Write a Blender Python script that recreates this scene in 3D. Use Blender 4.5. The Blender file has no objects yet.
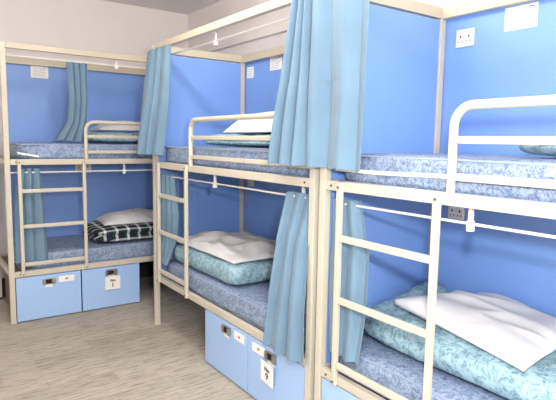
import bpy, bmesh, math, random
from mathutils import Vector, Matrix, noise

S = bpy.context.scene
COL = S.collection
random.seed(4)

# ---------------------------------------------------------------- camera
FX = 514.3                                   # focal length in pixels of a 556 px wide frame
fwd = Vector((0.57739779, 0.80859181, -0.11309763))
rgt = Vector((0.81479337, -0.57951618, 0.01651543))
upv = Vector((0.05218766, 0.10168718, 0.99344661))
cd = bpy.data.cameras.new('camera')
cd.sensor_width = 36.0
cd.lens = FX / 556.0 * 36.0
cd.clip_start = 0.02
cam = bpy.data.objects.new('camera', cd)
COL.objects.link(cam)
m = Matrix((rgt, upv, -fwd)).transposed().to_4x4()
m.translation = Vector((0, 0, 1.524))
cam.matrix_world = m
S.camera = cam

# ---------------------------------------------------------------- world, lights, exposure
w = bpy.data.worlds.new('world'); S.world = w; w.use_nodes = True
w.node_tree.nodes['Background'].inputs[0].default_value = (0.9, 0.93, 1, 1)
w.node_tree.nodes['Background'].inputs[1].default_value = 0.3
S.view_settings.view_transform = 'Standard'
S.view_settings.look = 'None'
S.view_settings.gamma = 1.0
S.view_settings.use_curve_mapping = False
S.view_settings.exposure = 0.4

FLASH_W = 116.0
LUM_W = 22.0
def light(name, kind, loc, power, col, **kw):
    d = bpy.data.lights.new(name, kind); d.energy = power; d.color = col
    for k, v in kw.items(): setattr(d, k, v)
    o = bpy.data.objects.new(name, d); COL.objects.link(o); o.location = loc
    return o
# the photographer's flash, on top of the camera
light('camera_flash', 'POINT', (0.28, 0.16, 1.70), FLASH_W, (0.97, 0.99, 1.0), shadow_soft_size=0.05)
LUMS = [(1.1, 2.5), (0.35, -0.35)]  # first unseen, read from the shadows; second added behind the camera as fill
for i, (lx, ly) in enumerate(LUMS):
    for dy in (-.4, 0, .4):      # three points along each fluorescent tube
        light('ceiling_lamp', 'POINT', (lx, ly + dy, 2.72), LUM_W * (0.55, 0.55)[i], (1.0, 0.95, 0.88), shadow_soft_size=0.06)

# ---------------------------------------------------------------- measures
XF, YB1, W_, LB = 1.597, 3.930, 0.80, 2.0
YC1, YC1B = 1.862, 1.853
XA, YA = 0.618, 4.570
ZL, ZU, ZT = 0.430, 1.348, 2.257
RH = 0.046
XP = 2.425          # face of the blue panelling on the right
YP = 5.395          # face of the blue panelling at the back
XW, YW, H = 2.62, 5.47, 2.92
XL, YN = -1.15, -1.30

# ---------------------------------------------------------------- helpers
def lin(r, g, b):
    f = lambda c: (c / 255 / 12.92) if c / 255 <= .04045 else ((c / 255 + .055) / 1.055) ** 2.4
    return (f(r), f(g), f(b), 1)

class MB:
    """collects vertices and faces of one mesh"""
    def __init__(s): s.v = []; s.f = []; s.smooth = []
    def add(s, vs, fs, smooth=False):
        n = len(s.v); s.v += [tuple(q) for q in vs]
        s.f += [tuple(n + i for i in f) for f in fs]; s.smooth += [smooth] * len(fs)
        return s
    def box(s, x0, x1, y0, y1, z0, z1, bev=0.0, mat=None):
        bm = bmesh.new(); bmesh.ops.create_cube(bm, size=1.0)
        for v in bm.verts:
            v.co = Vector(((x0 + x1) / 2 + v.co.x * (x1 - x0), (y0 + y1) / 2 + v.co.y * (y1 - y0), (z0 + z1) / 2 + v.co.z * (z1 - z0)))
        if bev: bmesh.ops.bevel(bm, geom=list(bm.edges), offset=bev, segments=2, affect='EDGES', profile=.6)
        bm.verts.ensure_lookup_table()
        vs = [(mat @ v.co if mat else v.co) for v in bm.verts]
        s.add(vs, [[v.index for v in f.verts] for f in bm.faces]); bm.free(); return s
    def tube(s, pts, r, n=12, closed_caps=True):
        pts = [Vector(p) for p in pts]; rings = []
        t0 = (pts[1] - pts[0]).normalized()
        ref = Vector((0, 0, 1)) if abs(t0.z) < .9 else Vector((1, 0, 0))
        nrm = t0.cross(ref).normalized()
        for i, p in enumerate(pts):
            a = pts[max(i - 1, 0)]; b = pts[min(i + 1, len(pts) - 1)]
            t = (b - a).normalized()
            nrm = (nrm - t * nrm.dot(t)).normalized(); bn = t.cross(nrm)
            rings.append([p + (nrm * math.cos(k * 2 * math.pi / n) + bn * math.sin(k * 2 * math.pi / n)) * r for k in range(n)])
        vs = [q for ring in rings for q in ring]; fs = []
        for i in range(len(rings) - 1):
            for k in range(n):
                fs.append((i * n + k, i * n + (k + 1) % n, (i + 1) * n + (k + 1) % n, (i + 1) * n + k))
        s.add(vs, fs, True)
        if closed_caps:
            s.add(rings[0], [tuple(reversed(range(n)))]); s.add(rings[-1], [tuple(range(n))])
        return s
    def build(s, name, mat, parent=None, mods=None):
        me = bpy.data.meshes.new(name)
        me.from_pydata(s.v, [], s.f); me.update()
        for p, q in zip(me.polygons, s.smooth): p.use_smooth = q
        bm = bmesh.new(); bm.from_mesh(me); bmesh.ops.recalc_face_normals(bm, faces=bm.faces); bm.to_mesh(me); bm.free()
        if mat: me.materials.append(mat)
        o = bpy.data.objects.new(name, me); COL.objects.link(o)
        if parent: o.parent = parent
        return o

def tag(o, label=None, cat=None, group=None, kind=None):
    if label: o['label'] = label
    if cat: o['category'] = cat
    if group: o['group'] = group
    if kind: o['kind'] = kind
    return o
def thing(name, label, cat, loc=(0, 0, 0), rz=0.0, group=None):
    o = bpy.data.objects.new(name, None); COL.objects.link(o)
    o.empty_display_size = .1; o.location = loc; o.rotation_euler = (0, 0, rz)
    return tag(o, label, cat, group)

# ---------------------------------------------------------------- materials
def mat(name, rough=.5, metal=0.0):
    mm = bpy.data.materials.new(name); mm.use_nodes = True
    b = mm.node_tree.nodes['Principled BSDF']
    b.inputs['Roughness'].default_value = rough; b.inputs['Metallic'].default_value = metal
    return mm, mm.node_tree, b
def N(nt, t, **kw):
    n = nt.nodes.new(t)
    for k, v in kw.items():
        if k in n.inputs: n.inputs[k].default_value = v
        else: setattr(n, k, v)
    return n
def ramp(nt, fac, stops):
    r = nt.nodes.new('ShaderNodeValToRGB'); e = r.color_ramp.elements
    while len(e) < len(stops): e.new(.5)
    for q, (p, c) in zip(e, stops): q.position = p; q.color = c
    nt.links.new(fac, r.inputs[0]); return r.outputs[0]
def coords(nt, scale=(1, 1, 1), kind='Object'):
    t = N(nt, 'ShaderNodeTexCoord'); mp = N(nt, 'ShaderNodeMapping')
    mp.inputs['Scale'].default_value = scale
    nt.links.new(t.outputs[kind], mp.inputs[0]); return mp.outputs[0]
def plain(name, c, rough=.5, var=.05, scale=6, metal=0.0, bump=0.0, bscale=200):
    mm, nt, b = mat(name, rough, metal)
    v = coords(nt); n = N(nt, 'ShaderNodeTexNoise', Scale=scale, Detail=4.0); nt.links.new(v, n.inputs['Vector'])
    lo = tuple(x * (1 - var) for x in c[:3]) + (1,); hi = tuple(min(1, x * (1 + var)) for x in c[:3]) + (1,)
    nt.links.new(ramp(nt, n.outputs['Fac'], [(.3, lo), (.7, hi)]), b.inputs['Base Color'])
    if bump:
        n2 = N(nt, 'ShaderNodeTexNoise', Scale=bscale, Detail=3.0); nt.links.new(v, n2.inputs['Vector'])
        bp = N(nt, 'ShaderNodeBump', Strength=bump, Distance=.003); nt.links.new(n2.outputs['Fac'], bp.inputs['Height'])
        nt.links.new(bp.outputs[0], b.inputs['Normal'])
    return mm

M = {}
M['cream'] = plain('cream_enamel', lin(201, 194, 178), .38, .03, 9)
M['beam_enamel'] = plain('darker_beam_enamel', lin(198, 188, 166), .42, .03, 9)  # slightly darker than the cream enamel, for the top-frame beams
M['blue'] = plain('blue_laminate', lin(124, 162, 227), .42, .025, 2)
M['blue_drawer'] = plain('blue_drawer_laminate', lin(164, 196, 240), .4, .02, 3)
M['white_wall'] = plain('white_wall_paint', lin(234, 227, 223), .8, .02, 3, bump=.06, bscale=120)
M['ceiling'] = plain('ceiling_paint', lin(238, 233, 230), .9, .02, 3)
M['white_plastic'] = plain('white_plastic', lin(236, 233, 228), .35, .01)
M['paper'] = plain('paper', lin(240, 238, 236), .8, .015, 12)
M['ink'] = plain('grey_ink', lin(150, 150, 152), .8, .05)
M['black_ink'] = plain('black_ink', lin(38, 34, 34), .8, .05)
M['red_ink'] = plain('red_ink', lin(190, 120, 110), .8, .05)
M['steel'] = plain('steel', lin(178, 174, 166), .32, .1, 30, metal=.9)
M['dark'] = plain('dark_hole', lin(22, 17, 15), .7, .1)
M['bolt'] = plain('bolt_steel', lin(120, 112, 100), .45, .1, 20, metal=.6)
M['skirting'] = plain('dark_skirting', lin(48, 43, 40), .7, .1)
M['ply'] = plain('bed_base_ply', lin(120, 104, 84), .7, .12, 14)
M['pillow'] = plain('white_cotton', lin(236, 236, 240), .85, .015, 10, bump=.25, bscale=30)
M['pillow_grey'] = plain('grey_white_cotton', lin(210, 210, 212), .85, .03, 10, bump=.25, bscale=30)  # slightly greyer than the white cotton, for the far and lower middle pillows
M['tape'] = plain('white_webbing', lin(240, 238, 232), .6, .02, 30)
M['door_wood'] = plain('door_paint', lin(205, 198, 186), .5, .02)

def curtain_mat(name, c):
    mm, nt, b = mat(name, .78)
    v = coords(nt); n = N(nt, 'ShaderNodeTexNoise', Scale=5.0, Detail=3.0); nt.links.new(v, n.inputs['Vector'])
    lo = tuple(x * .93 for x in c[:3]) + (1,); hi = tuple(x * 1.05 for x in c[:3]) + (1,)
    nt.links.new(ramp(nt, n.outputs['Fac'], [(.35, lo), (.65, hi)]), b.inputs['Base Color'])
    wv = N(nt, 'ShaderNodeTexNoise', Scale=400.0); nt.links.new(v, wv.inputs['Vector'])
    bp = N(nt, 'ShaderNodeBump', Strength=.12, Distance=.002); nt.links.new(wv.outputs['Fac'], bp.inputs['Height']); nt.links.new(bp.outputs[0], b.inputs['Normal'])
    b.inputs['Sheen Weight'].default_value = .15
    return mm
M['curtain'] = curtain_mat('teal_blue_curtain_cloth', lin(107, 137, 160))

def floral(name, c0, c1, c2, scale, rough=.6, bump=.2):
    mm, nt, b = mat(name, rough)
    v = coords(nt)
    n0 = N(nt, 'ShaderNodeTexNoise', Scale=scale * .5, Detail=2.0, Distortion=1.6); nt.links.new(v, n0.inputs['Vector'])
    mixv = N(nt, 'ShaderNodeMixRGB', blend_type='ADD'); mixv.inputs[0].default_value = .12
    nt.links.new(v, mixv.inputs[1]); nt.links.new(n0.outputs['Color'], mixv.inputs[2])
    n1 = N(nt, 'ShaderNodeTexVoronoi', Scale=scale); n1.feature = 'SMOOTH_F1'; nt.links.new(mixv.outputs[0], n1.inputs['Vector'])
    n2 = N(nt, 'ShaderNodeTexNoise', Scale=scale * 1.7, Detail=5.0, Roughness=.7, Distortion=2.5); nt.links.new(v, n2.inputs['Vector'])
    a = N(nt, 'ShaderNodeMath', operation='ADD'); nt.links.new(n1.outputs['Distance'], a.inputs[0]); nt.links.new(n2.outputs['Fac'], a.inputs[1])
    h = N(nt, 'ShaderNodeMath', operation='MULTIPLY'); nt.links.new(a.outputs[0], h.inputs[0]); h.inputs[1].default_value = .62
    nt.links.new(ramp(nt, h.outputs[0], [(.34, c0), (.5, c1), (.64, c2)]), b.inputs['Base Color'])
    bp = N(nt, 'ShaderNodeBump', Strength=bump, Distance=.006); nt.links.new(n2.outputs['Fac'], bp.inputs['Height']); nt.links.new(bp.outputs[0], b.inputs['Normal'])
    return mm
M['mattress'] = floral('mottled_blue_mattress_ticking', lin(80, 97, 128), lin(110, 128, 158), lin(150, 167, 194), 46, .5, .1)
M['duvet'] = floral('teal_floral_duvet', lin(90, 124, 140), lin(118, 153, 170), lin(154, 185, 198), 34, .8, .3)

def tartan():
    mm, nt, b = mat('green_white_tartan', .9)
    t = N(nt, 'ShaderNodeTexCoord'); sp = N(nt, 'ShaderNodeSeparateXYZ'); nt.links.new(t.outputs['Object'], sp.inputs[0])
    yz = N(nt, 'ShaderNodeMath', operation='ADD'); nt.links.new(sp.outputs[1], yz.inputs[0]); nt.links.new(sp.outputs[2], yz.inputs[1])
    def stripes(src, stops):
        mu = N(nt, 'ShaderNodeMath', operation='MULTIPLY'); nt.links.new(src, mu.inputs[0]); mu.inputs[1].default_value = 9.5
        fr = N(nt, 'ShaderNodeMath', operation='FRACT'); nt.links.new(mu.outputs[0], fr.inputs[0])
        r = nt.nodes.new('ShaderNodeValToRGB'); r.color_ramp.interpolation = 'CONSTANT'; e = r.color_ramp.elements
        while len(e) < len(stops): e.new(.5)
        for q, (p, c) in zip(e, stops): q.position = p; q.color = c
        nt.links.new(fr.outputs[0], r.inputs[0]); return r.outputs[0]
    dk, gr, wh, nv = lin(16, 26, 34), lin(34, 62, 62), lin(240, 243, 242), lin(26, 34, 56)
    st = [(0, dk), (.22, gr), (.42, dk), (.46, wh), (.68, dk), (.76, nv)]
    a, c = stripes(sp.outputs[0], st), stripes(yz.outputs[0], st)
    mx = N(nt, 'ShaderNodeMixRGB'); mx.inputs[0].default_value = .5
    nt.links.new(a, mx.inputs[1]); nt.links.new(c, mx.inputs[2]); nt.links.new(mx.outputs[0], b.inputs['Base Color'])
    return mm
M['tartan'] = tartan()

def floor_mat():
    mm, nt, b = mat('grey_beige_carpet_planks', .9)
    v = coords(nt)
    br = N(nt, 'ShaderNodeTexBrick', Scale=1.0)
    br.inputs['Brick Width'].default_value = .62; br.inputs['Row Height'].default_value = .155; br.inputs['Mortar Size'].default_value = .002
    br.inputs['Color1'].default_value = lin(176, 168, 154); br.inputs['Color2'].default_value = lin(190, 182, 168); br.inputs['Mortar'].default_value = lin(168, 159, 145)
    br.offset = .37
    nt.links.new(v, br.inputs['Vector'])
    v2 = coords(nt, (4.5, 36, 1)); n = N(nt, 'ShaderNodeTexNoise', Scale=1.5, Detail=6.0, Roughness=.72); nt.links.new(v2, n.inputs['Vector'])
    n3 = N(nt, 'ShaderNodeTexNoise', Scale=1.3, Detail=2.0); nt.links.new(v, n3.inputs['Vector'])
    st = ramp(nt, n.outputs['Fac'], [(.36, (.5, .49, .48, 1)), (.5, (.97, .97, .97, 1)), (.7, (1.2, 1.19, 1.16, 1))])
    mx = N(nt, 'ShaderNodeMixRGB', blend_type='MULTIPLY'); mx.inputs[0].default_value = .85
    nt.links.new(br.outputs['Color'], mx.inputs[1]); nt.links.new(st, mx.inputs[2])
    mx2 = N(nt, 'ShaderNodeMixRGB', blend_type='MULTIPLY'); mx2.inputs[0].default_value = .5
    nt.links.new(mx.outputs[0], mx2.inputs[1]); nt.links.new(ramp(nt, n3.outputs['Fac'], [(.35, (.8, .8, .8, 1)), (.65, (1, 1, 1, 1))]), mx2.inputs[2])
    nt.links.new(mx2.outputs[0], b.inputs['Base Color'])
    nf = N(nt, 'ShaderNodeTexNoise', Scale=260.0); nt.links.new(v, nf.inputs['Vector'])
    bp = N(nt, 'ShaderNodeBump', Strength=.3, Distance=.003); nt.links.new(nf.outputs['Fac'], bp.inputs['Height']); nt.links.new(bp.outputs[0], b.inputs['Normal'])
    return mm
M['floor'] = floor_mat()
def lamp_mat():
    mm, nt, b = mat('lit_diffuser', .5)
    b.inputs['Base Color'].default_value = (.9, .9, .88, 1)
    b.inputs['Emission Color'].default_value = (1, .95, .88, 1); b.inputs['Emission Strength'].default_value = 2.0
    return mm
M['lamp'] = lamp_mat()

# ---------------------------------------------------------------- setting
def struct(name, mb, m): return tag(mb.build(name, m), kind='structure')
T = .1
struct('floor', MB().box(XL - T, XW + T, YN - T, YW + T, -.1, 0), M['floor'])
struct('ceiling', MB().box(XL - T, XW + T, YN - T, YW + T, H, H + .1), M['ceiling'])
struct('wall_right', MB().box(XW, XW + T, YN - T, YW + T, 0, H), M['white_wall'])
struct('wall_back', MB().box(XL - T, XW, YW, YW + T, 0, H), M['white_wall'])
struct('wall_left', MB().box(XL - T, XL, YN - T, YW, 0, H), M['white_wall'])
struct('wall_front', MB().box(XL, XW, YN - T, YN, 0, H), M['white_wall'])
# blue panelling the beds stand against: right wall and back wall
struct('trim_1', MB().box(XP, XW, -.25, YP, .17, 2.22, .002), M['blue'])
struct('trim_2', MB().box(XA + .10, XP, YP, YW, .17, 2.22, .002), M['blue'])
struct('trim_3', MB().box(XW - .035, XW, -.25, YW - .03, 2.44, 2.50, .006), M['white_wall'])      # trunking on the white wall above
struct('baseboard_right', MB().box(XP + .004, XW, -.25, YW, 0, .17), M['skirting'])
struct('baseboard_back', MB().box(XA - .01, XP, YP + .004, YW, 0, .17), M['skirting'])
struct('baseboard_left', MB().box(XL, XA - .02, YW - .018, YW, 0, .1, .004), M['skirting'])

for i, (lx, ly) in enumerate(LUMS):  # batten shape made up so the tubes also light the upper walls
    t = thing('ceiling_light', ('fluorescent ceiling light above the aisle by the middle bunk', 'unseen ceiling light added behind the camera as fill')[i], 'ceiling light', (lx, ly, H))
    MB().box(-.05, .05, -.62, .62, -.055, 0, .01).build('housing', M['white_plastic'], t)
    for y in (-.6, .6): MB().box(-.02, .02, y - .012, y + .012, -.095, -.054, .004).build('lamp_holder', M['white_plastic'], t)
    MB().tube([(0, -.588, -.08), (0, .588, -.08)], .013, 12).build('fluorescent_tube', M['lamp'], t)

# ---------------------------------------------------------------- bunk beds (local: x along the bed from its ladder end, y from front to back)
def arc(cx, cz, r, a0, a1, y, n=8):
    return [(cx + r * math.cos(math.radians(a0 + (a1 - a0) * k / n)), y, cz + r * math.sin(math.radians(a0 + (a1 - a0) * k / n))) for k in range(n + 1)]

def bunk_bed(label, loc, rz, lad, guard_x, panel, brx=.93):
    t = thing('bunk_bed', label, 'bunk bed', loc, rz, 'cream metal bunk beds')
    P = .02; c = M['cream']; L = LB
    for x in (0, L):
        for y in (0.0, W_):
            po = MB().box(x - P, x + P, y - P, y + P, 0.006, ZT, .004).build('post', c, t)
            MB().box(x - P - .002, x + P + .002, y - P - .002, y + P + .002, 0, .02, .004).build('foot_cap', M['skirting'] if y else c, po)
    for z in (ZL, ZU):
        for y in (0.0, W_):
            r = MB().box(P, L - P, y - .015, y + .015, z - RH, z, .005).build('side_rail', c, t)
            if y == 0.0:
                for bx in (.06, L - .06):
                    MB().tube([(bx, y - .013, z - RH / 2), (bx, y - .0185, z - RH / 2)], .006, 10).build('bolt', M['bolt'], r)
        for x in (0, L):
            MB().box(x - .014, x + .014, P, W_ - P, z - RH, z, .005).build('end_rail', c, t)
        MB().box(.03, L - .03, .016, W_ - .016, z - .032, z - .02).build('bed_base', M['ply'], t)
    for y in (0.0, W_):
        MB().box(P, L - P, y - .018, y + .018, ZT - (RH if y == 0 else .061), ZT, .004).build('top_beam', M['beam_enamel'], t)
    for x in (0, L):
        MB().box(x - .018, x + .018, P, W_ - P, ZT - .058, ZT, .004).build('end_beam', M['beam_enamel'], t)
    # ladder, hooked on the front of the two front rails
    l0, l1 = lad
    ld = thing('ladder', None, None); ld.parent = t
    for x in (l0, l1):
        s = MB().box(x - .0135, x + .0135, -.040, -.0165, .39, ZU - .002, .005).build('ladder_stile', c, ld)
        for z in (ZU - .025, ZL - .022): MB().tube([(x, -.038, z), (x, -.044, z)], .006, 10).build('ladder_bolt', M['bolt'], ld)
    for z in (1.092, .803, .49):
        MB().box(l0 + .0135, l1 - .0135, -.038, -.019, z - .0155, z + .0155, .006).build('ladder_rung', c, ld)
    # guard rail of bent tube
    g = thing('guard_rail', None, None); g.parent = t
    R = .075; yy = 0.0
    pts = [(guard_x, yy, ZU - .012), (guard_x, yy, 1.5)] + arc(guard_x + R, 1.662 - R, R, 180, 90, yy) + [(1.2, yy, 1.662), (L - P, yy, 1.662)]
    MB().tube(pts, .0165, 14).build('guard_tube', c, g)
    for z in (1.540, 1.407):
        MB().box(guard_x + .012, L - P, yy - .011, yy + .011, z - .0135, z + .0135, .005).build('guard_bar', c, g)
    # curtain rods under the upper bunk and under the top beam
    for z, drop in ((1.238, ZU - RH - 1.238), (2.165, ZT - RH - 2.165)):
        rd = MB().tube([(P, .05, z), (L - P, .05, z)], .0058, 10).build('curtain_rod', M['white_plastic'], t)
        for bx in (brx if z < 2 else .90, 1.85):
            b = MB().box(bx - .011, bx + .011, .038, .062, z - .028, z + .012, .003)
            b.box(bx - .008, bx + .008, .044, .056, z + .008, z + drop + .014)
            b.box(bx - .008, bx + .008, .012, .056, z + drop + .002, z + drop + .014)
            b.build('rod_bracket', M['white_plastic'], rd)
    if panel:
        MB().box(-.009, .009, P + .001, W_ - P - .001, ZL + .001, ZU - RH - .001).build('end_panel', M['blue'], t)
        MB().box(-.009, .009, P + .001, W_ - P - .001, ZU + .001, ZT - .066).build('end_panel', M['blue'], t)
    return t

R90 = -math.pi / 2
bedA = bunk_bed('far cream metal bunk bed with a tartan blanket on its lower bunk', (XA, YA, 0), 0, (.083, .583), .612, False, .956)
bedB = bunk_bed('middle cream metal bunk bed along the right wall, dark open gap under its ladder end', (XF, YB1, 0), R90, (.118, .615), .635, True, .896)
bedC = bunk_bed('nearest cream metal bunk bed at right, cut off by the right edge of the photo', (XF, YC1B, 0), R90, (.136, .663), .698, True, .755)

# ---------------------------------------------------------------- mattresses
def soft_box(nx, ny, nz, hx, hy, hz, p=7, seed=0, amp=0.0, freq=3.0, layers=0, bulge=0.0, sag=0.0, ridge=0.0):
    """closed rounded block as verts, faces; sits on z = 0"""
    bm = bmesh.new(); idx = {}; vs = []; fs = []
    def vid(i, j, k):
        if (i, j, k) in idx: return idx[(i, j, k)]
        a, b, c = 2 * i / nx - 1, 2 * j / ny - 1, 2 * k / nz - 1
        q = (abs(a) ** p + abs(b) ** p + abs(c) ** p) ** (-1 / p)
        x, y, z = a * q * hx, b * q * hy, c * q * hz
        side = max(abs(a), abs(b)) ** 6
        if layers:
            s = abs(math.sin(math.pi * layers * (c + 1) / 2))
            f = bulge * side * (s - .6)
            n = math.hypot(x, y) + 1e-6; x += f * x / n; y += f * y / n
        if amp:
            nn = noise.noise(Vector((x * freq + seed, y * freq, z * freq * 1.2))) + .5 * noise.noise(Vector((x * freq * 2.3 + seed, y * freq * 2.3, z * freq * 2)))
            z += amp * nn * (c + 1) / 2
            x += amp * .6 * side * noise.noise(Vector((y * freq * 2, z * freq * 3, seed))) ; y += amp * .6 * side * noise.noise(Vector((x * freq * 2, z * freq * 3, seed + 5)))
        if ridge: z += ridge * math.exp(-((y - hy * .93) / .075) ** 2) * (c + 1) / 2 * max(0, min(1, (x + hx * .6) / (1.2 * hx)))
        z += -sag * (1 - (x / hx) ** 2) * (1 - (y / hy) ** 2) * (c + 1) / 2 if sag else 0
        idx[(i, j, k)] = len(vs); vs.append(Vector((x, y, max(z, -hz) + hz))); return idx[(i, j, k)]
    for i in range(nx):
        for j in range(ny):
            for k in (0, nz): fs.append([vid(i, j, k), vid(i + 1, j, k), vid(i + 1, j + 1, k), vid(i, j + 1, k)])
    for i in range(nx):
        for k in range(nz):
            for j in (0, ny): fs.append([vid(i, j, k), vid(i + 1, j, k), vid(i + 1, j, k + 1), vid(i, j, k + 1)])
    for j in range(ny):
        for k in range(nz):
            for i in (0, nx): fs.append([vid(i, j, k), vid(i, j + 1, k), vid(i, j + 1, k + 1), vid(i, j, k + 1)])
    bm.free(); return vs, fs

def mattress(label, bed, z0, seed, tape=None, piping=True, sh=0.0):
    t = thing('mattress', label, 'mattress', (0, 0, 0), 0, 'mottled blue mattresses')
    t.matrix_world = Matrix.Translation(bed.location) @ Matrix.Rotation(bed.rotation_euler.z, 4, 'Z') @ Matrix.Translation((LB / 2 + sh, .40, z0))
    vs, fs = soft_box(60, 26, 8, .984 - sh, .372, .075, 9, seed, .006, 2.5)
    MB().add(vs, fs, True).build('mattress_cover', M['mattress'], t)
    if piping:
        for z in (.136, .014):
            hx, hy, rr = .974 - sh, .364, .05
            pts = []
            for cx, cy, a in ((hx - rr, -hy + rr, -90), (hx - rr, hy - rr, 0), (-hx + rr, hy - rr, 90), (-hx + rr, -hy + rr, 180)):
                for k in range(5):
                    an = math.radians(a + 22.5 * k); pts.append((cx + rr * math.cos(an), cy + rr * math.sin(an), z))
            pts.append(pts[0])
            MB().tube(pts, .005, 8).build('piping', M['mattress_pipe'], t)
    if tape:
        q = [(x, -.3795, z - z0) for x, z in tape]; mb = MB()
        vs = []; fs = []
        for x, y, z in q:
            for dy, dz in ((-.002, -.008), (.002, -.008), (.002, .008), (-.002, .008)): vs.append((x, y + dy, z + dz))
        for i in range(len(q) - 1):
            for k in range(4): fs.append((4 * i + k, 4 * i + (k + 1) % 4, 4 * i + 4 + (k + 1) % 4, 4 * i + 4 + k))
        fs += [(0, 1, 2, 3), tuple(4 * (len(q) - 1) + k for k in (3, 2, 1, 0))]
        tag(mb.add(vs, fs).build('webbing_strap', M['tape'], t), 'white webbing strap')
    return t
M['mattress_pipe'] = plain('mattress_piping', lin(150, 166, 192), .6, .05)
ZLm, ZUm = ZL - .018, ZU - .018
mattress('blue mottled mattress on the upper bunk of the far bed', bedA, ZUm, 1, [(-.95 + .02 * k, 1.398 - .0036 * k) for k in range(9)], sh=.03)
mattress('blue mottled mattress on the far bed\'s lower bunk, under the tartan blanket', bedA, ZLm, 2, sh=.03)
mattress('blue mottled mattress on the middle bed\'s upper bunk', bedB, ZUm, 3)
mattress('blue mottled mattress on the middle bed\'s lower bunk, under the thick folded duvet', bedB, ZLm, 4)
mattress('blue mottled mattress on the nearest bed\'s upper bunk with a white front strap', bedC, ZUm, 5, [(-.95 + .05 * k, 1.402 - .004 * math.sin(k * .35)) for k in range(37)])
mattress('blue mottled mattress on the nearest bed\'s lower bunk, under the big teal duvet', bedC, ZLm, 6)
ZLt, ZUt = ZLm + .157, ZUm + .157

# ---------------------------------------------------------------- under-bed drawers
def text_mesh(txt, size, bold=.0):
    cu = bpy.data.curves.new('txt', 'FONT'); cu.body = txt; cu.size = size; cu.extrude = .0004; cu.offset = bold; cu.align_x = 'CENTER'; cu.align_y = 'CENTER'
    o = bpy.data.objects.new('txt', cu); COL.objects.link(o)
    dg = bpy.context.evaluated_depsgraph_get(); me = bpy.data.meshes.new_from_object(o.evaluated_get(dg))
    vs = [v.co.copy() for v in me.vertices]; fs = [list(p.vertices) for p in me.polygons]
    bpy.data.objects.remove(o); bpy.data.curves.remove(cu); bpy.data.meshes.remove(me)
    return vs, fs

def underbed_drawer(label, bed, x0, x1, latch=None, card=None, tagspec=None, taglabel=None):
    mw = Matrix.Translation(bed.location) @ Matrix.Rotation(bed.rotation_euler.z, 4, 'Z')
    t = thing('underbed_drawer', label, 'drawer', (0, 0, 0), 0, 'blue drawers under the bunks')
    t.matrix_world = mw @ Matrix.Translation(((x0 + x1) / 2, 0, 0))
    h = (x1 - x0) / 2 - .003
    F = -.012
    b = MB()
    b.box(-h + .006, h - .006, .008, .66, .02, .035)
    for x in (-h + .006, h - .022): b.box(x, x + .016, .008, .66, .035, .35)
    b.box(-h + .022, h - .022, .644, .66, .035, .35)
    b.build('drawer_box', M['ply'], t)
    MB().box(-h, h, F, .006, .010, ZL - RH - .006, .003).build('drawer_front', M['blue_drawer'], t)
    c4 = MB()
    for x in (-h + .06, h - .06):
        for y in (.1, .58): c4.tube([(x, y, .0), (x, y, .022)], .018, 10)
    c4.build('glide', M['dark'], t)
    cx = (x0 + x1) / 2
    if latch:
        lx, lz = latch[0] - cx, latch[1]
        la = MB().box(lx - .052, lx + .052, F - .007, F, lz - .027, lz + .027, .003)
        la.box(lx - .052, lx - .03, F - .016, F - .006, lz - .024, lz + .024, .003); la.box(lx + .026, lx + .052, F - .02, F - .006, lz - .022, lz + .022, .004)
        lo = tag(la.build('latch', M['steel'], t), 'steel hasp latch')
        MB().box(lx - .026, lx + .022, F - .0085, F - .0068, lz - .017, lz + .017).build('latch_slot', M['dark'], lo)
        MB().box(lx - .03, lx + .03, F - .004, F, lz - .05, lz - .027, .001).build('latch_plate', M['paper'], lo)
    if card:
        a, c, z0, z1 = card; a -= cx; c -= cx
        co = tag(MB().box(a, c, F - .0015, F, z0, z1).build('label_card', M['paper'], t), 'white label card')
        li = MB().box((a + c) / 2 - .012, (a + c) / 2 + .012, F - .0021, F - .0014, (z0 + z1) / 2 - .007, (z0 + z1) / 2 + .007)
        li.build('label_print', M['red_ink'], co)
    if tagspec:
        tx, tz, sx, sz, rot, body = tagspec
        g = thing('paper_tag', taglabel, 'tag')
        g.matrix_world = mw @ Matrix.Translation((tx, F - .024, tz)) @ Matrix.Rotation(rot, 4, 'Y') @ Matrix.Rotation(math.radians(4), 4, 'X')
        MB().box(-sx / 2, sx / 2, -.0008, .0008, -sz, 0).build('tag_card', M['paper'], g)
        tm = MB()
        for line, (tz_, size) in zip(body, ((-.042, .036), (-.085, .056))):
            vs, fs = text_mesh(line, size, .0012)
            tm.add([(v.x, -.0012 - v.z, tz_ + v.y) for v in vs], fs)
        tm.build('tag_lettering', M['black_ink'], g)
        MB().tube([(-.008, .002, -.01), (0, .012, .016), (.008, .002, -.01)], .0012, 6).build('tag_string', M['tape'], g)
    return t
underbed_drawer('blue drawer under the far bed, leftmost, with a white card right of its latch', bedA, .024, .54, (.277, .322), (.355, .482, .300, .352))
underbed_drawer('blue drawer under the far bed holding a dangling white tag below its latch', bedA, .544, 1.066, (.80, .328), None, (.808, .298, .135, .125, 0, ('No', '1')), 'white paper tag hanging from the latch of the far bed\'s right drawer')
underbed_drawer('blue drawer under the middle bed beside the open dark gap', bedB, .872, 1.418, (1.175, .325), (1.265, 1.385, .298, .352))
underbed_drawer('blue drawer under the middle bed with a white tag hanging below its latch', bedB, 1.422, 1.972, (1.672, .325), (1.475, 1.607, .297, .350), (1.664, .292, .125, .13, .1, ('No', '9')), 'white paper tag with dark lettering hanging from the middle bed\'s near drawer')
underbed_drawer('blue drawer under the nearest bed, only its top corner in the photo', bedC, .026, .55)

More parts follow.
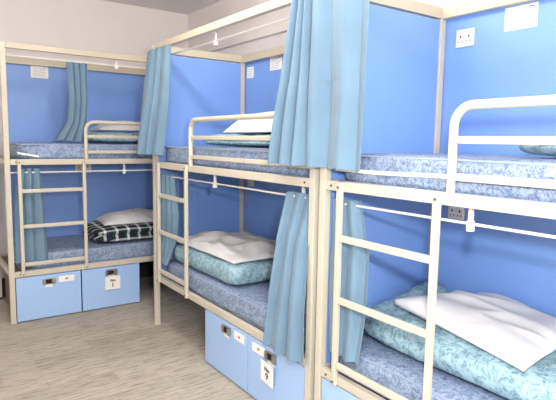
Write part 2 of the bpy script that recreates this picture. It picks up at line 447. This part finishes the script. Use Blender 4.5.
# ---------------------------------------------------------------- curtains
def smooth(a): return a * a * (3 - 2 * a)
def curtain(label, rows, folds, seed=0, nu=110, nv=44, jitter=.35, hem=.012):
    """rows, top to bottom: (z, (x,y) one edge, (x,y) other edge, fold depth)"""
    def at(v):
        s = v * (len(rows) - 1); i = min(int(s), len(rows) - 2); f = smooth(s - i)
        a, b = rows[i], rows[i + 1]; L = lambda p, q: p + (q - p) * f
        return L(a[0], b[0]), Vector((L(a[1][0], b[1][0]), L(a[1][1], b[1][1]))), Vector((L(a[2][0], b[2][0]), L(a[2][1], b[2][1]))), L(a[3], b[3])
    vs = []; fs = []
    for j in range(nv + 1):
        v = j / nv; z, p0, p1, am = at(v)
        d = p1 - p0; n = Vector((-d.y, d.x)).normalized()
        for i in range(nu + 1):
            u = i / nu
            ph = 2 * math.pi * folds * (u + .05 * noise.noise(Vector((u * 3, v * 1.2, seed)))) + seed
            s = math.sin(ph + .5 * math.sin(ph)) + jitter * noise.noise(Vector((u * folds * 1.7, v * 2.2, seed + 9)))
            tside = .35 * math.cos(ph) * am
            pos = p0 + d * u + n * am * s + d.normalized() * tside
            zz = z + hem * v * noise.noise(Vector((u * 4, 0, seed + 2))) * max(0, 2 * v - 1)
            vs.append((pos.x, pos.y, zz))
    for j in range(nv):
        for i in range(nu):
            a = j * (nu + 1) + i; fs.append((a, a + 1, a + nu + 2, a + nu + 1))
    z, p0, p1, am = at(1.0)
    c = Vector(((p0.x + p1.x) / 2, (p0.y + p1.y) / 2, z))
    t = thing('curtain', label, 'curtain', c, 0, 'teal blue bunk curtains')
    o = MB().add([Vector(q) - c for q in vs], fs, True).build('curtain_cloth', M['curtain'], t)
    so = o.modifiers.new('thick', 'SOLIDIFY'); so.thickness = .003; so.offset = 0
    # heading tape along the top
    top = vs[:nu + 1]; k = nu + 1; r2 = vs[2 * k:3 * k] if nv < 60 else vs[3 * k:4 * k]
    tv = [Vector(q) - c for q in top] + [Vector(q) - c for q in vs[k:2 * k]]
    h = MB().add(tv, [(i, i + 1, k + i + 1, k + i) for i in range(nu)], True).build('heading_tape', M['curtain'], t)
    so = h.modifiers.new('thick', 'SOLIDIFY'); so.thickness = .008; so.offset = 0
    return t

bA, bB = YA, XF
# far bed
curtain('teal curtain hanging open over the far bed\'s upper bunk, its hem bunched on the mattress', [
    (2.155, (1.10, bA + .05), (1.275, bA + .05), .018), (1.85, (1.115, bA + .05), (1.275, bA + .05), .020),
    (1.66, (1.10, bA + .06), (1.26, bA + .06), .020), (1.50, (1.01, bA + .12), (1.26, bA + .10), .024)], 3.4, 1.0)
curtain('teal curtain hanging behind the far bed\'s ladder over its lower bunk', [
    (1.27, (.715, bA + .05), (.865, bA + .05), .014), (1.0, (.67, bA + .04), (.885, bA + .04), .018),
    (.50, (.655, bA + .006), (.90, bA + .006), .011)], 2.8, 2.2)
# middle bed
curtain('teal curtain wrapped round the far post of the middle bed\'s upper bunk', [
    (2.205, (XF - .045, YB1 + .055), (XF - .03, YB1 - .36), .012), (1.8, (XF - .095, YB1 + .06), (XF - .04, YB1 - .31), .018),
    (1.405, (XF - .155, YB1 + .06), (XF - .045, YB1 - .21), .024)], 3.2, .4)
curtain('short teal curtain gathered behind the middle bed\'s ladder on its lower bunk', [
    (1.255, (XF + .035, YB1 - .03), (XF + .05, YB1 - .24), .014), (.95, (XF + .035, YB1 - .03), (XF + .055, YB1 - .31), .016),
    (.75, (XF + .035, YB1 - .03), (XF + .055, YB1 - .27), .014), (.535, (XF + .006, YB1 - .05), (XF + .006, YB1 - .20), .010)], 3.0, 3.1)
curtain('long teal curtain over the near end of the middle bed\'s upper bunk, deeply pleated', [
    (2.203, (XF - .045, YB1 - LB + .145), (XF - .045, YB1 - LB + .012), .026), (1.8, (XF - .06, YB1 - LB + .22), (XF - .05, YB1 - LB + .01), .042),
    (1.415, (XF - .075, YB1 - LB + .285), (XF - .075, YB1 - LB + .0), .050)], 2.8, 1.7, nv=60)
curtain('teal curtain pulled outside the middle bed\'s lower rail, hanging above its near drawer', [
    (1.262, (XF + .045, YB1 - LB + .26), (XF + .042, YB1 - LB - .005), .018), (1.0, (XF - .01, YB1 - LB + .275), (XF - .02, YB1 - LB + .0), .022),
    (.7, (XF - .045, YB1 - LB + .30), (XF - .05, YB1 - LB - .015), .024), (.415, (XF - .058, YB1 - LB + .335), (XF - .06, YB1 - LB - .035), .026)], 2.7, 5.4, nv=60)
# nearest bed
curtain('wide pale teal curtain covering the far end of the nearest bed\'s upper bunk', [
    (2.203, (XF - .045, YC1 + .045), (XF - .045, YC1 - .315), .016), (1.8, (XF - .05, YC1 + .045), (XF - .05, YC1 - .315), .026),
    (1.405, (XF - .055, YC1 + .045), (XF - .055, YC1 - .305), .030)], 1.9, 4.1, nv=60)
curtain('teal curtain knotted back behind the nearest bed\'s ladder over its lower bunk', [
    (1.262, (XF + .03, YC1 - .04), (XF + .05, YC1 - .21), .018), (1.02, (XF + .03, YC1 - .035), (XF + .06, YC1 - .265), .020),
    (.78, (XF + .024, YC1 - .037), (XF + .045, YC1 - .275), .022), (.515, (XF + .005, YC1 - .07), (XF + .006, YC1 - .265), .010)], 2.1, 2.6, nv=60)

# ---------------------------------------------------------------- bedding
def soft(name, part, label, cat, m, x0, x1, y0, y1, z0, z1, rz=0.0, group=None, **kw):
    t = thing(name, label, cat, ((x0 + x1) / 2, (y0 + y1) / 2, z0), rz, group)
    k = dict(nx=48, ny=48, nz=18, p=6); k.update(kw)
    nx, ny, nz = k.pop('nx'), k.pop('ny'), k.pop('nz')
    vs, fs = soft_box(nx, ny, nz, (x1 - x0) / 2, (y1 - y0) / 2, (z1 - z0) / 2, **k)
    MB().add(vs, fs, True).build(part, m, t)
    return t
def pillow(name, label, cat, m, quad, z0, T, seed, amp=.02, group=None, prof=2.6, tilt=0.0, freq=6.0):
    """quad: four xy corners in order; plump cushion between them"""
    q = [Vector(a) for a in quad]; c = sum(q, Vector((0, 0))) / 4
    n = 44; top = []; bot = []
    for j in range(n + 1):
        for i in range(n + 1):
            a, b = 2 * i / n - 1, 2 * j / n - 1
            aa = a * (1 - .035 * (1 - b * b)); bb = b * (1 - .035 * (1 - a * a))
            u, v = (aa + 1) / 2, (bb + 1) / 2
            p = (q[0] * (1 - u) + q[1] * u) * (1 - v) + (q[3] * (1 - u) + q[2] * u) * v - c
            e = max(0, 1 - abs(a) ** prof) ** .55 * max(0, 1 - abs(b) ** prof) ** .55
            nz = noise.noise(Vector((p.x * freq, p.y * freq, seed))) ; nr = abs(noise.noise(Vector((p.x * freq * 1.6 + nz, p.y * freq * .8, seed + 3))))
            h = T * e + amp * e ** .5 * (nz - 1.2 * nr + .3) + tilt * v
            top.append((p.x, p.y, max(.006, .006 + h))); bot.append((p.x, p.y, 0.0 + tilt * v * .0))
    N_ = (n + 1) ** 2; fs = []
    for j in range(n):
        for i in range(n):
            a = j * (n + 1) + i; fs.append((a, a + 1, a + n + 2, a + n + 1)); fs.append((N_ + a, N_ + a + n + 1, N_ + a + n + 2, N_ + a + 1))
    rim = [i for i in range(n + 1)] + [j * (n + 1) + n for j in range(1, n + 1)] + [n * (n + 1) + i for i in range(n - 1, -1, -1)] + [j * (n + 1) for j in range(n - 1, 0, -1)]
    for k in range(len(rim)):
        a, b = rim[k], rim[(k + 1) % len(rim)]; fs.append((a, b, N_ + b, N_ + a))
    t = MB().add(top + bot, fs, True).build(name, m)
    t.location = (c.x, c.y, z0)
    return tag(t, label, cat, group)

GP, GD = 'white pillows on the bunks', 'folded teal duvets on the bunks'
# far bed
soft('folded_blanket', 'blanket', 'dark green and white tartan blanket folded on the far bed\'s lower bunk', 'blanket', M['tartan'], 1.33, 2.2, 4.65, 5.2, ZLt, .715, layers=2, bulge=.03, amp=.012, freq=4, seed=3)
pillow('pillow', 'pale pillow lying on the tartan blanket of the far bed', 'pillow', M['pillow_grey'], [(1.42, 4.74), (2.1, 4.72), (2.12, 5.16), (1.46, 5.16)], .725, .095, 4, .02, GP)
soft('folded_duvet', 'duvet', 'teal duvet folded on the far bed\'s upper bunk behind its guard rail', 'duvet', M['duvet'], 1.34, 2.2, 4.70, 5.2, ZUt, 1.59, group=GD, layers=2, bulge=.03, amp=.012, freq=4, seed=8)
pillow('pillow', 'pale pillow on top of the far bed\'s upper duvet', 'pillow', M['pillow_grey'], [(1.40, 4.76), (2.1, 4.74), (2.12, 5.16), (1.42, 5.16)], 1.60, .085, 9, .015, GP)
# middle bed
soft('folded_duvet', 'duvet', 'teal floral duvet folded in a thick block on the middle bed\'s lower bunk', 'duvet', M['duvet'], 1.655, 2.30, 2.80, 3.78, ZLt, .715, group=GD, p=10, layers=1, bulge=.03, amp=.014, freq=4, seed=12)
pillow('pillow', 'crumpled white pillow on the middle bed\'s folded lower duvet', 'pillow', M['pillow_grey'], [(1.675, 2.83), (2.27, 2.82), (2.28, 3.72), (1.665, 3.76)], .727, .07, 21, .045, GP, 2.4, freq=5)
soft('folded_duvet', 'duvet', 'teal duvet folded on the middle bed\'s upper bunk under a white pillow', 'duvet', M['duvet'], 1.76, 2.32, 2.55, 3.50, ZUt, 1.57, group=GD, layers=2, bulge=.03, amp=.015, freq=4, seed=15)
pillow('pillow', 'plump white pillow behind the guard rail of the middle bed\'s upper bunk', 'pillow', M['pillow'], [(1.80, 2.55), (2.26, 2.55), (2.26, 3.24), (1.82, 3.24)], 1.58, .14, 25, .012, GP)
# nearest bed
soft('folded_duvet', 'duvet', 'big teal floral duvet spread on the nearest bed\'s lower bunk', 'duvet', M['duvet'], 1.745, 2.40, .30, 1.815, ZLt, .71, group=GD, nx=48, ny=90, layers=1, bulge=.035, amp=.016, freq=6.5, seed=31, ridge=.085)
pillow('pillow', 'large white pillow lying flat on the nearest bed\'s teal lower duvet', 'pillow', M['pillow'], [(1.735, .91), (2.39, .96), (2.39, 1.51), (1.93, 1.69)], .725, .055, 33, .03, GP, 3.2, freq=4.5, tilt=.02)
soft('folded_duvet', 'duvet', 'teal duvet on the nearest bed\'s upper bunk at the photo\'s right edge', 'duvet', M['duvet'], 1.78, 2.34, .15, 1.05, ZUt, 1.555, group=GD, layers=1, bulge=.03, amp=.015, freq=4, seed=41)

# ---------------------------------------------------------------- sockets and notices
def socket(label, loc, rz, wdt=.105, hgt=.09):
    """double wall socket; local -y faces the room"""
    t = thing('wall_socket', label, 'socket', loc, rz, 'white double wall sockets')
    MB().box(-wdt / 2, wdt / 2, -.011, 0, -hgt / 2, hgt / 2, .003).build('face_plate', M['white_plastic'], t)
    for s in (-1, 1):
        cx = s * wdt * .24
        k = MB()
        k.box(cx - .004, cx + .004, -.0122, -.0108, .002, .014); k.box(cx - .014, cx - .007, -.0122, -.0108, -.02, -.014); k.box(cx + .007, cx + .014, -.0122, -.0108, -.02, -.014)
        k.build('pin_holes', M['dark'], t)
        MB().box(cx - .006, cx + .006, -.0145, -.0105, .022, .036, .001).build('rocker_switch', M['white_plastic'], t)
    return t
socket('white double socket high on the blue wall above the nearest bed', (XP, 1.711, 2.083), R90)
socket('white double socket on the blue wall just under the nearest bed\'s upper bunk', (XP, 1.705, 1.155), R90, .10, .075)
socket('white double socket on the blue wall under the middle bed\'s upper bunk', (XP, 3.80, 1.166), R90, .09, .065)
socket('white double socket on the far blue wall behind the far bed\'s ladder', (1.42, YP, 1.222), 0, .16, .085)

def notice(label, loc, rz, wd, hg, lines, head=None):
    t = thing('paper_notice', label, 'notice', loc, rz, 'paper notices on the blue walls')
    MB().box(-wd / 2, wd / 2, -.0012, 0, -hg / 2, hg / 2).build('sheet', M['paper'], t)
    b = MB()
    for k in range(lines):
        z = hg / 2 - hg * (k + 1.2) / (lines + 1.4); r = random.Random(k * 7 + lines).uniform(.5, .78)
        b.box(-wd * .38, -wd * .38 + wd * r, -.0017, -.0011, z - hg * .012, z + hg * .012)
    b.build('print', M['ink'], t)
    if head:
        MB().box(wd * .22, wd * .40, -.0017, -.0011, hg * .36, hg * .40).build('heading_print', M['black_ink'] if head == 'k' else M['red_ink'], t)
    return t
notice('white printed notice on the blue wall above the nearest bed\'s guard rail', (XP, 1.412, 2.137), R90, .165, .112, 7, 'k')
notice('small white notice on the blue wall near the middle bed\'s back corner post', (XP, 3.836, 2.111), R90, .105, .093, 4)
notice('larger white notice beside the small one, partly behind the middle bed\'s long curtain', (XP, 3.456, 2.150), R90, .165, .112, 6, 'r')
notice('white notice high on the far blue wall above the far bed', (1.04, YP, 2.142), 0, .155, .112, 5, 'r')
